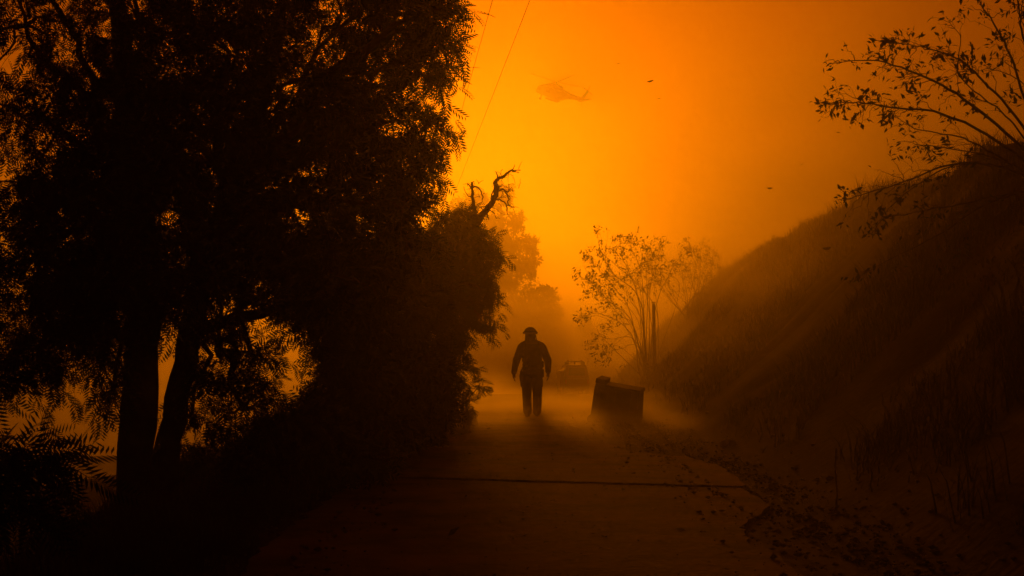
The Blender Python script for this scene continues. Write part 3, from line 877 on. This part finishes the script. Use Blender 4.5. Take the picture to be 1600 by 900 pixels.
# ------------------------------------------------------------------ helicopter
DH = 236.0
hp = P(868, 146, DH)
hrot = Matrix.Rotation(R(-38), 4, 'Z') @ Matrix.Rotation(R(20), 4, 'Y') @ Matrix.Rotation(R(16), 4, 'X')
root = empty('helicopter', tuple(hp)); root.rotation_euler = hrot.to_euler(); root.scale = (0.68, 0.68, 0.68)
tag(root, 'faint helicopter with four-blade rotor hovering in the orange smoke', 'helicopter')
def loft(secs, n=16):
    """secs: (x, zc, halfwidth, halfheight) along x; nose at -x"""
    a = Acc(); V = []
    th = np.linspace(0, 2 * np.pi, n, endpoint=False)
    for x, zc, hw, hh in secs:
        cs, sn = np.cos(th), np.sin(th)
        V.append(np.stack([np.full(n, x), hw * np.sign(cs) * np.abs(cs) ** 0.7, zc + hh * np.sign(sn) * np.abs(sn) ** 0.7], -1))
    i = np.arange(len(secs) - 1)[:, None] * n; j = np.arange(n)[None]; k = (j + 1) % n
    Q = np.stack([i + j, i + k, i + n + k, i + n + j], -1).reshape(-1, 4)
    a.add(np.concatenate(V), Q)
    return a
fus = loft([(-6.2, -0.6, 0.02, 0.02), (-6.0, -0.6, 0.5, 0.4), (-5.2, -0.35, 0.95, 0.8), (-4.0, 0.0, 1.2, 1.25), (-2.5, 0.1, 1.3, 1.4), (1.5, 0.1, 1.3, 1.4), (3.0, 0.25, 1.0, 1.1), (4.5, 0.4, 0.62, 0.68), (8.5, 0.6, 0.34, 0.4), (8.7, 0.6, 0.02, 0.02)]).build('fuselage', M['heli'], root)
bm = box((0, 0, 0), (1, 1, 1)); bm.free()
loft([(-2.6, 1.5, 0.02, 0.02), (-2.3, 1.6, 0.8, 0.4), (-0.5, 1.8, 1.0, 0.55), (1.6, 1.6, 0.8, 0.5), (2.6, 1.3, 0.02, 0.02)]).build('engine_cowling', M['heli'], root)
loft([(-2.6, -1.55, 0.02, 0.02), (-2.4, -1.6, 0.9, 0.4), (1.2, -1.6, 0.9, 0.4), (1.5, -1.5, 0.02, 0.02)]).build('belly_tank', M['heli'], root)
for s in (-1, 1):
    bm_obj('cockpit_window', box((-4.6, s * 0.98, 0.35), (1.1, 0.2, 0.8), 0.05, rot=Matrix.Rotation(R(s * 14), 3, 'Z')), M['glass'], fus)
    bm_obj('cabin_window', box((-1.4, s * 1.27, 0.4), (1.2, 0.08, 0.6), 0.02), M['glass'], fus)
    a = Acc(); a.tube([[-3.4, s * 1.0, -0.8], [-3.5, s * 1.4, -1.9]], 0.12, 8); lg = a.build('landing_gear', M['metal'], root)
    bm = bmesh.new(); bmesh.ops.create_cone(bm, cap_ends=True, segments=16, radius1=0.34, radius2=0.34, depth=0.25, matrix=Matrix.Translation((-3.5, s * 1.4, -1.95)) @ Matrix.Rotation(R(90), 4, 'X'))
    bm_obj('wheel', bm, M['tyre'], lg)
a = Acc(); a.tube([[8.3, 0, 0.2], [8.5, 0, -1.2]], 0.09, 8); lg = a.build('landing_gear', M['metal'], root)
bm_obj('tail_fin', box((9.0, 0, 1.7), (1.0, 0.22, 2.8), 0.05, rot=Matrix.Rotation(R(32), 3, 'Y'), top=(0.7, 0.8)), M['heli'], root)
bm_obj('stabilizer', box((8.9, 0, 0.55), (1.1, 4.2, 0.14), 0.04), M['heli'], root)
a = Acc(); a.tube([[0, 0, 1.9], [0, 0, 2.9]], [0.3, 0.2], 12); a.build('rotor_mast', M['metal'], root)
for k in range(4):
    an = R(8 + 90 * k)
    bm = box((4.2, 0, 0), (7.6, 0.5, 0.06), 0.02)
    o = bm_obj('rotor_blade', bm, M['bin'], root); o.location = (0, 0, 2.85); o.rotation_euler = (0, R(-3), an)
for k in range(4):
    bm = box((0, 0, 0.8), (0.24, 0.05, 1.5), 0.01)
    o = bm_obj('tail_rotor_blade', bm, M['bin'], root); o.location = (9.6, 0.28, 2.9); o.rotation_euler = (0, R(20 + 90 * k), 0)

# ------------------------------------------------------------------ wind-blown scraps in the smoke
for k, (px, py, L, Dq, lb) in enumerate([(1016, 127, 11, 35, 'dark charred scrap blowing high in the orange smoke near the helicopter'), (1030, 154, 6, 90, 'thin pale scrap blowing just below the dark charred scrap'), (1203, 294, 9, 40, 'small charred flake drifting above the bank skyline'),
                            (1310, 207, 6, 90, 'blurred dark flake drifting left of the arching bush'), (1292, 388, 16, 26, 'large charred flake blowing across the face of the bank'), (966, 99, 7, 150, 'faint wide flake high in the smoke right of the helicopter'), (1252, 257, 6, 150, 'faint thin flake in the smoke above the bank')]):
    c = P(px, py, Dq); s = L / F * Dq
    bm = bmesh.new()
    n = 10
    top = []
    for q in range(n):
        t = q / n * 2 * math.pi
        top.append(bm.verts.new((math.cos(t) * s * 0.5 * rng.uniform(.8, 1.1), math.sin(t) * s * 0.25 * rng.uniform(.7, 1.2), s * 0.06 * math.cos(2 * t))))
    f = bm.faces.new(top)
    ex = bmesh.ops.extrude_face_region(bm, geom=[f])
    for v in ex['geom']:
        if isinstance(v, bmesh.types.BMVert): v.co.z += s * 0.05
    o = bm_obj('charred_flake', bm, M['ash'])
    o.location = c; o.rotation_euler = (R(rng.uniform(20, 50)), R(rng.uniform(-10, 15)), R(rng.uniform(-20, 20)))
    tag(o, lb, 'flake', 'charred scraps blowing in the smoke')

# ------------------------------------------------------------------ the firefighter
DP = 29.3
xp = (831 - 800) / F * DP
fig = empty('person', (xp, DP, 0.05)); fig.scale = (1.08, 1.05, 1.0)
tag(fig, 'person in helmet, jacket and pack walking away down the hazy road', 'person')
def capsule(bm, a, b, ra, rb, flat=(1, 1, 1), seg=14):
    """tapered rounded limb between two joints"""
    a = Vector(a); b = Vector(b)
    d = b - a; L = d.length
    q = d.to_track_quat('Z', 'Y')
    rings = []
    N = 6
    prof = []
    for k in range(N): t = k / N * math.pi / 2; prof.append((-ra * math.cos(t), ra * math.sin(t)))
    prof += [(0, ra), (L * 0.33, ra + (rb - ra) * 0.33), (L * 0.66, ra + (rb - ra) * 0.66), (L, rb)]
    for k in range(1, N + 1): t = k / N * math.pi / 2; prof.append((L + rb * math.sin(t), rb * math.cos(t)))
    prev = None
    for z, r in prof:
        r = max(r, 1e-4)
        ring = [bm.verts.new(a + q @ Vector((r * math.cos(2 * math.pi * j / seg) * flat[0], r * math.sin(2 * math.pi * j / seg) * flat[1], z))) for j in range(seg)]
        if prev:
            for j in range(seg): bm.faces.new([prev[j], prev[(j + 1) % seg], ring[(j + 1) % seg], ring[j]])
        else:
            bm.faces.new(ring[::-1])
        prev = ring
    bm.faces.new(prev)
def blob(bm, c, r):
    bmesh.ops.create_uvsphere(bm, u_segments=20, v_segments=14, radius=1, matrix=Matrix.Translation(c) @ Matrix.Diagonal((*r, 1)))

bm = bmesh.new()
# facing +Y (away); left of picture is his left
blob(bm, (-0.03, 0.01, 1.70), (0.078, 0.098, 0.118))                 # head
capsule(bm, (-0.028, 0, 1.52), (-0.03, 0.005, 1.66), 0.098, 0.082)
blob(bm, (-0.03, 0.108, 1.695), (0.014, 0.022, 0.022))               # nose
for s in (-1, 1): blob(bm, (-0.03 + s * 0.08, 0.0, 1.695), (0.012, 0.022, 0.032))   # ears
blob(bm, (0, 0, 1.37), (0.225, 0.14, 0.15))                         # chest in a loose jacket
for zz_, hw in ((1.27, 0.208), (1.17, 0.195), (1.07, 0.188), (0.97, 0.186), (0.90, 0.186)):
    blob(bm, (0.004, -0.005, zz_), (hw, 0.145, 0.12))
for s in (-1, 1):
    capsule(bm, (s * 0.04 - 0.015, 0, 1.535), (s * 0.175, 0, 1.455), 0.078, 0.085)      # trapezius, shoulder
    sh = (s * 0.195, 0, 1.43); el = (s * 0.298 + 0.004, -0.03 - s * 0.05, 1.165); wr = (s * 0.325 - 0.016, 0.05 - s * 0.12, 0.925 + 0.012 * s)
    capsule(bm, sh, el, 0.086, 0.074); capsule(bm, el, wr, 0.075, 0.054)
    wr = Vector(wr)
    pal = wr + Vector((0.004 * s, 0.012, -0.085))
    capsule(bm, wr, pal, 0.036, 0.040, (0.6, 1, 1))                          # palm
    for f, (dy, ln) in enumerate([(-0.032, 0.062), (-0.011, 0.078), (0.011, 0.082), (0.032, 0.074)]):
        k0 = pal + Vector((0, dy, -0.02)); k1 = k0 + Vector((-s * 0.008, 0.004, -ln * 0.6)); k2 = k1 + Vector((-s * 0.022, 0.004, -ln * 0.45))
        capsule(bm, k0, k1, 0.0105, 0.0095, seg=8); capsule(bm, k1, k2, 0.0095, 0.008, seg=8)
    t0 = wr + Vector((-s * 0.01, 0.03, -0.035)); t1 = t0 + Vector((-s * 0.012, 0.034, -0.035)); t2 = t1 + Vector((-s * 0.008, 0.006, -0.04))
    capsule(bm, t0, t1, 0.013, 0.011, seg=8); capsule(bm, t1, t2, 0.011, 0.009, seg=8)
    # legs, mid stride
    st = 0.16 * s
    hip = (s * 0.095, 0, 0.88); kn = (s * 0.100 + 0.006, 0.055 + st * 0.5, 0.475 + 0.01 * s); an = (s * 0.092 + 0.008, st - 0.02, 0.10 if s > 0 else 0.125)
    capsule(bm, hip, kn, 0.112, 0.092); capsule(bm, kn, an, 0.092, 0.084)
    blob(bm, (an[0], an[1] + 0.01, 0.17), (0.088, 0.092, 0.05))        # trouser leg bunched over the boot
    capsule(bm, (an[0], an[1] - 0.05, 0.045), (an[0] + s * 0.02, an[1] + 0.15, 0.04), 0.045, 0.038, (1.05, 1, 1))
    capsule(bm, an, (an[0], an[1] - 0.02, 0.05), 0.06, 0.05)
me = bpy.data.meshes.new('body'); bm.to_mesh(me); bm.free()
tmp = bpy.data.objects.new('tmp_body', me); col.objects.link(tmp)
md = tmp.modifiers.new('r', 'REMESH'); md.mode = 'VOXEL'; md.voxel_size = 0.008
sm = tmp.modifiers.new('s', 'SMOOTH'); sm.factor = 0.5; sm.iterations = 3
dg = bpy.context.evaluated_depsgraph_get()
me2 = bpy.data.meshes.new_from_object(tmp.evaluated_get(dg))
bpy.data.objects.remove(tmp)
me2.name = 'body'
for k in ('jacket', 'trouser', 'boot', 'glove', 'skin'): me2.materials.append(M[k])
for p in me2.polygons:
    c = p.center; p.use_smooth = True
    if c.z > 1.60: p.material_index = 4
    elif abs(c.x) > 0.24 and c.z < 0.93: p.material_index = 3
    elif c.z > 0.88: p.material_index = 0
    elif c.z > 0.16: p.material_index = 1
    else: p.material_index = 2
body = link('body', me2, None, fig)
# helmet: dome, brim, lamp clips
bm = bmesh.new()
bmesh.ops.create_uvsphere(bm, u_segments=28, v_segments=16, radius=1, matrix=Matrix.Translation((-0.03, 0, 1.73)) @ Matrix.Diagonal((0.122, 0.142, 0.122, 1)))
bmesh.ops.delete(bm, geom=[v for v in bm.verts if v.co.z < 1.72], context='VERTS')
hel = bm_obj('helmet', bm, M['helmet'], fig, True)
bm = bmesh.new()
n = 32
r0 = [bm.verts.new((-0.03 + 0.118 * math.cos(t), 0.13 * math.sin(t), 1.735)) for t in np.linspace(0, 2 * math.pi, n, endpoint=False)]
r1 = [bm.verts.new((-0.03 + 0.150 * math.cos(t), 0.184 * math.sin(t), 1.708 - 0.006 * math.cos(2 * t))) for t in np.linspace(0, 2 * math.pi, n, endpoint=False)]
for k in range(n): bm.faces.new([r0[k], r0[(k + 1) % n], r1[(k + 1) % n], r1[k]])
bmesh.ops.solidify(bm, geom=bm.faces[:], thickness=0.012)
bm_obj('brim', bm, M['helmet'], hel, True)
bm = bmesh.new()
bmesh.ops.create_cone(bm, segments=28, radius1=0.124, radius2=0.122, depth=0.028, matrix=Matrix.Translation((-0.03, 0, 1.758)) @ Matrix.Diagonal((1, 1.2, 1, 1)))
bm_obj('goggle_strap', bm, M['strap'], hel, True)
bm_obj('ridge', box((-0.03, 0, 1.838), (0.03, 0.19, 0.02), 0.008), M['helmet'], hel)
for s in (-1, 1): bm_obj('side_clip', box((-0.03 + s * 0.125, 0, 1.735), (0.03, 0.05, 0.045), 0.01), M['strap'], hel)
bm = bmesh.new()
bmesh.ops.create_cone(bm, segments=24, radius1=0.104, radius2=0.098, depth=0.17, matrix=Matrix.Translation((-0.03, -0.02, 1.625)) @ Matrix.Diagonal((1, 1.05, 1, 1)))
bmesh.ops.delete(bm, geom=[v for v in bm.verts if v.co.y > 0.06], context='VERTS')
bmesh.ops.solidify(bm, geom=bm.faces[:], thickness=0.008)
bm_obj('neck_shroud', bm, M['jacket'], hel, True)
a = Acc(); a.tube(smooth_path([[0.07, 0, 1.70], [0.085, -0.01, 1.62], [0.10, -0.05, 1.54]], 10), 0.007, 6); a.build('radio_cord', M['strap'], fig)
# pack, straps, belt, pouches
pk = bm_obj('backpack', box((0.005, -0.185, 1.25), (0.30, 0.16, 0.46), 0.06), M['pack'], fig, True)
bm_obj('lid_flap', box((0.005, -0.185, 1.465), (0.27, 0.17, 0.07), 0.03), M['pack'], pk)
bm_obj('pocket', box((0.005, -0.275, 1.15), (0.20, 0.05, 0.2), 0.02), M['pack'], pk)
for s in (-1, 1):
    a = Acc(); a.tube(smooth_path([[s * 0.11, -0.12, 1.42], [s * 0.125, -0.03, 1.545], [s * 0.12, 0.08, 1.49], [s * 0.12, 0.14, 1.3]], 14), 0.020, 6); a.build('shoulder_strap', M['strap'], fig)
    bm_obj('pouch', box((s * 0.198, -0.04, 0.88 + 0.02 * s), (0.06, 0.15, 0.2), 0.02), M['pack'], fig)
    bm_obj('cargo_pocket', box((s * 0.19, 0.02, 0.70), (0.045, 0.13, 0.19), 0.018), M['trouser'], fig)
bm = bmesh.new()
bmesh.ops.create_cone(bm, segments=32, radius1=0.200, radius2=0.198, depth=0.06, matrix=Matrix.Translation((0.004, -0.003, 1.0)) @ Matrix.Diagonal((1, 0.70, 1, 1)))
bmesh.ops.solidify(bm, geom=bm.faces[:], thickness=0.01)
bm_obj('belt', bm, M['strap'], fig, True)
a = Acc(); a.tube(smooth_path([[-0.19, -0.08, 0.98], [-0.225, -0.1, 0.85], [-0.21, -0.1, 0.70], [-0.20, -0.1, 0.62]], 12, 0.003), 0.012, 6); a.build('hanging_strap', M['strap'], fig)
bm_obj('radio', box((0.205, 0.02, 1.08), (0.05, 0.05, 0.14), 0.012), M['pack'], fig)

# ------------------------------------------------------------------ smoke: one even body of air round the whole scene
bm = bmesh.new()
bmesh.ops.create_cube(bm, size=1, matrix=Matrix.Translation((0, 330, 18)) @ Matrix.Diagonal((820, 770, 66, 1)))
hm = bpy.data.materials.new('haze')
hm.use_nodes = True
t = hm.node_tree
t.nodes.clear()
o_ = t.nodes.new('ShaderNodeOutputMaterial')
pv = t.nodes.new('ShaderNodeVolumePrincipled')
pv.inputs['Color'].default_value = (0.92, 0.86, 0.75, 1)
pv.inputs['Density'].default_value = 0.0032
pv.inputs['Anisotropy'].default_value = 0.825
t.links.new(pv.outputs[0], o_.inputs['Volume'])
haze = bm_obj('haze', bm, hm)
tag(haze, 'orange wildfire smoke filling the air', 'smoke', kind='stuff')

# ------------------------------------------------------------------ dust hanging low over the road
def dust(name, label, c, r, dens, alb=1.0, nsc=3.0, g=0.75):
    bm = bmesh.new()
    bmesh.ops.create_uvsphere(bm, u_segments=24, v_segments=14, radius=1)
    m = bpy.data.materials.new(name); m.use_nodes = True
    t = m.node_tree; t.nodes.clear()
    out_ = t.nodes.new('ShaderNodeOutputMaterial')
    pv = t.nodes.new('ShaderNodeVolumePrincipled')
    pv.inputs['Color'].default_value = (0.92 * alb, 0.86 * alb, 0.75 * alb, 1)
    pv.inputs['Anisotropy'].default_value = g
    tc = t.nodes.new('ShaderNodeTexCoord')
    ln = t.nodes.new('ShaderNodeVectorMath'); ln.operation = 'LENGTH'
    t.links.new(tc.outputs['Object'], ln.inputs[0])
    mr = t.nodes.new('ShaderNodeMapRange'); mr.interpolation_type = 'SMOOTHSTEP'
    mr.inputs['From Min'].default_value = 1.0; mr.inputs['From Max'].default_value = 0.1
    mr.inputs['To Min'].default_value = 0.0; mr.inputs['To Max'].default_value = 1.0
    t.links.new(ln.outputs['Value'], mr.inputs['Value'])
    nz = t.nodes.new('ShaderNodeTexNoise'); nz.inputs['Scale'].default_value = nsc; nz.inputs['Detail'].default_value = 3
    t.links.new(tc.outputs['Object'], nz.inputs['Vector'])
    m2 = t.nodes.new('ShaderNodeMapRange')
    m2.inputs['From Min'].default_value = 0.35; m2.inputs['From Max'].default_value = 0.7; m2.inputs['To Min'].default_value = 0.3; m2.inputs['To Max'].default_value = 1.4
    t.links.new(nz.outputs['Fac'], m2.inputs['Value'])
    a = t.nodes.new('ShaderNodeMath'); a.operation = 'MULTIPLY'
    t.links.new(mr.outputs[0], a.inputs[0]); t.links.new(m2.outputs[0], a.inputs[1])
    b = t.nodes.new('ShaderNodeMath'); b.operation = 'MULTIPLY'; b.inputs[1].default_value = dens
    t.links.new(a.outputs[0], b.inputs[0]); t.links.new(b.outputs[0], pv.inputs['Density'])
    t.links.new(pv.outputs[0], out_.inputs['Volume'])
    o = bm_obj(name, bm, m)
    o.location = c; o.scale = r
    return tag(o, label, 'dust', kind='stuff')
dust('dust_cloud', 'low dust drifting over the road round the walker\'s feet', (0.8, 30, 0.0), (6.5, 11, 0.7), 0.24, g=0.86)
dust('dust_cloud', 'dust hanging against the bank behind the bin', (8.0, 42, 1.8), (7.3, 28, 4.8), 0.10)
dust('dust_cloud', 'thin smoke lying on the road beyond the walker', (-3.0, 54, -0.4), (4.2, 16, 1.5), 0.14, g=0.86)
dust('dust_cloud', 'thick smoke pooled in the dip of the road beyond the truck', (0, 150, 0.5), (36, 52, 7.5), 0.085, g=0.885)
dust('dust_cloud', 'smoke lying in the valley beyond the trees', (-26, 84, -2.0), (24, 40, 7), 0.02, g=0.86)
dust('dust_cloud', 'smoke lying low in the hollow just behind the pepper trees', (-14, 38, -3.4), (9, 18, 3.0), 0.04, g=0.86)
dust('smoke_plume', 'darker brown smoke billowing beyond the bank', (68, 225, 26), (70, 95, 34), 0.024, 0.55, 2.8)
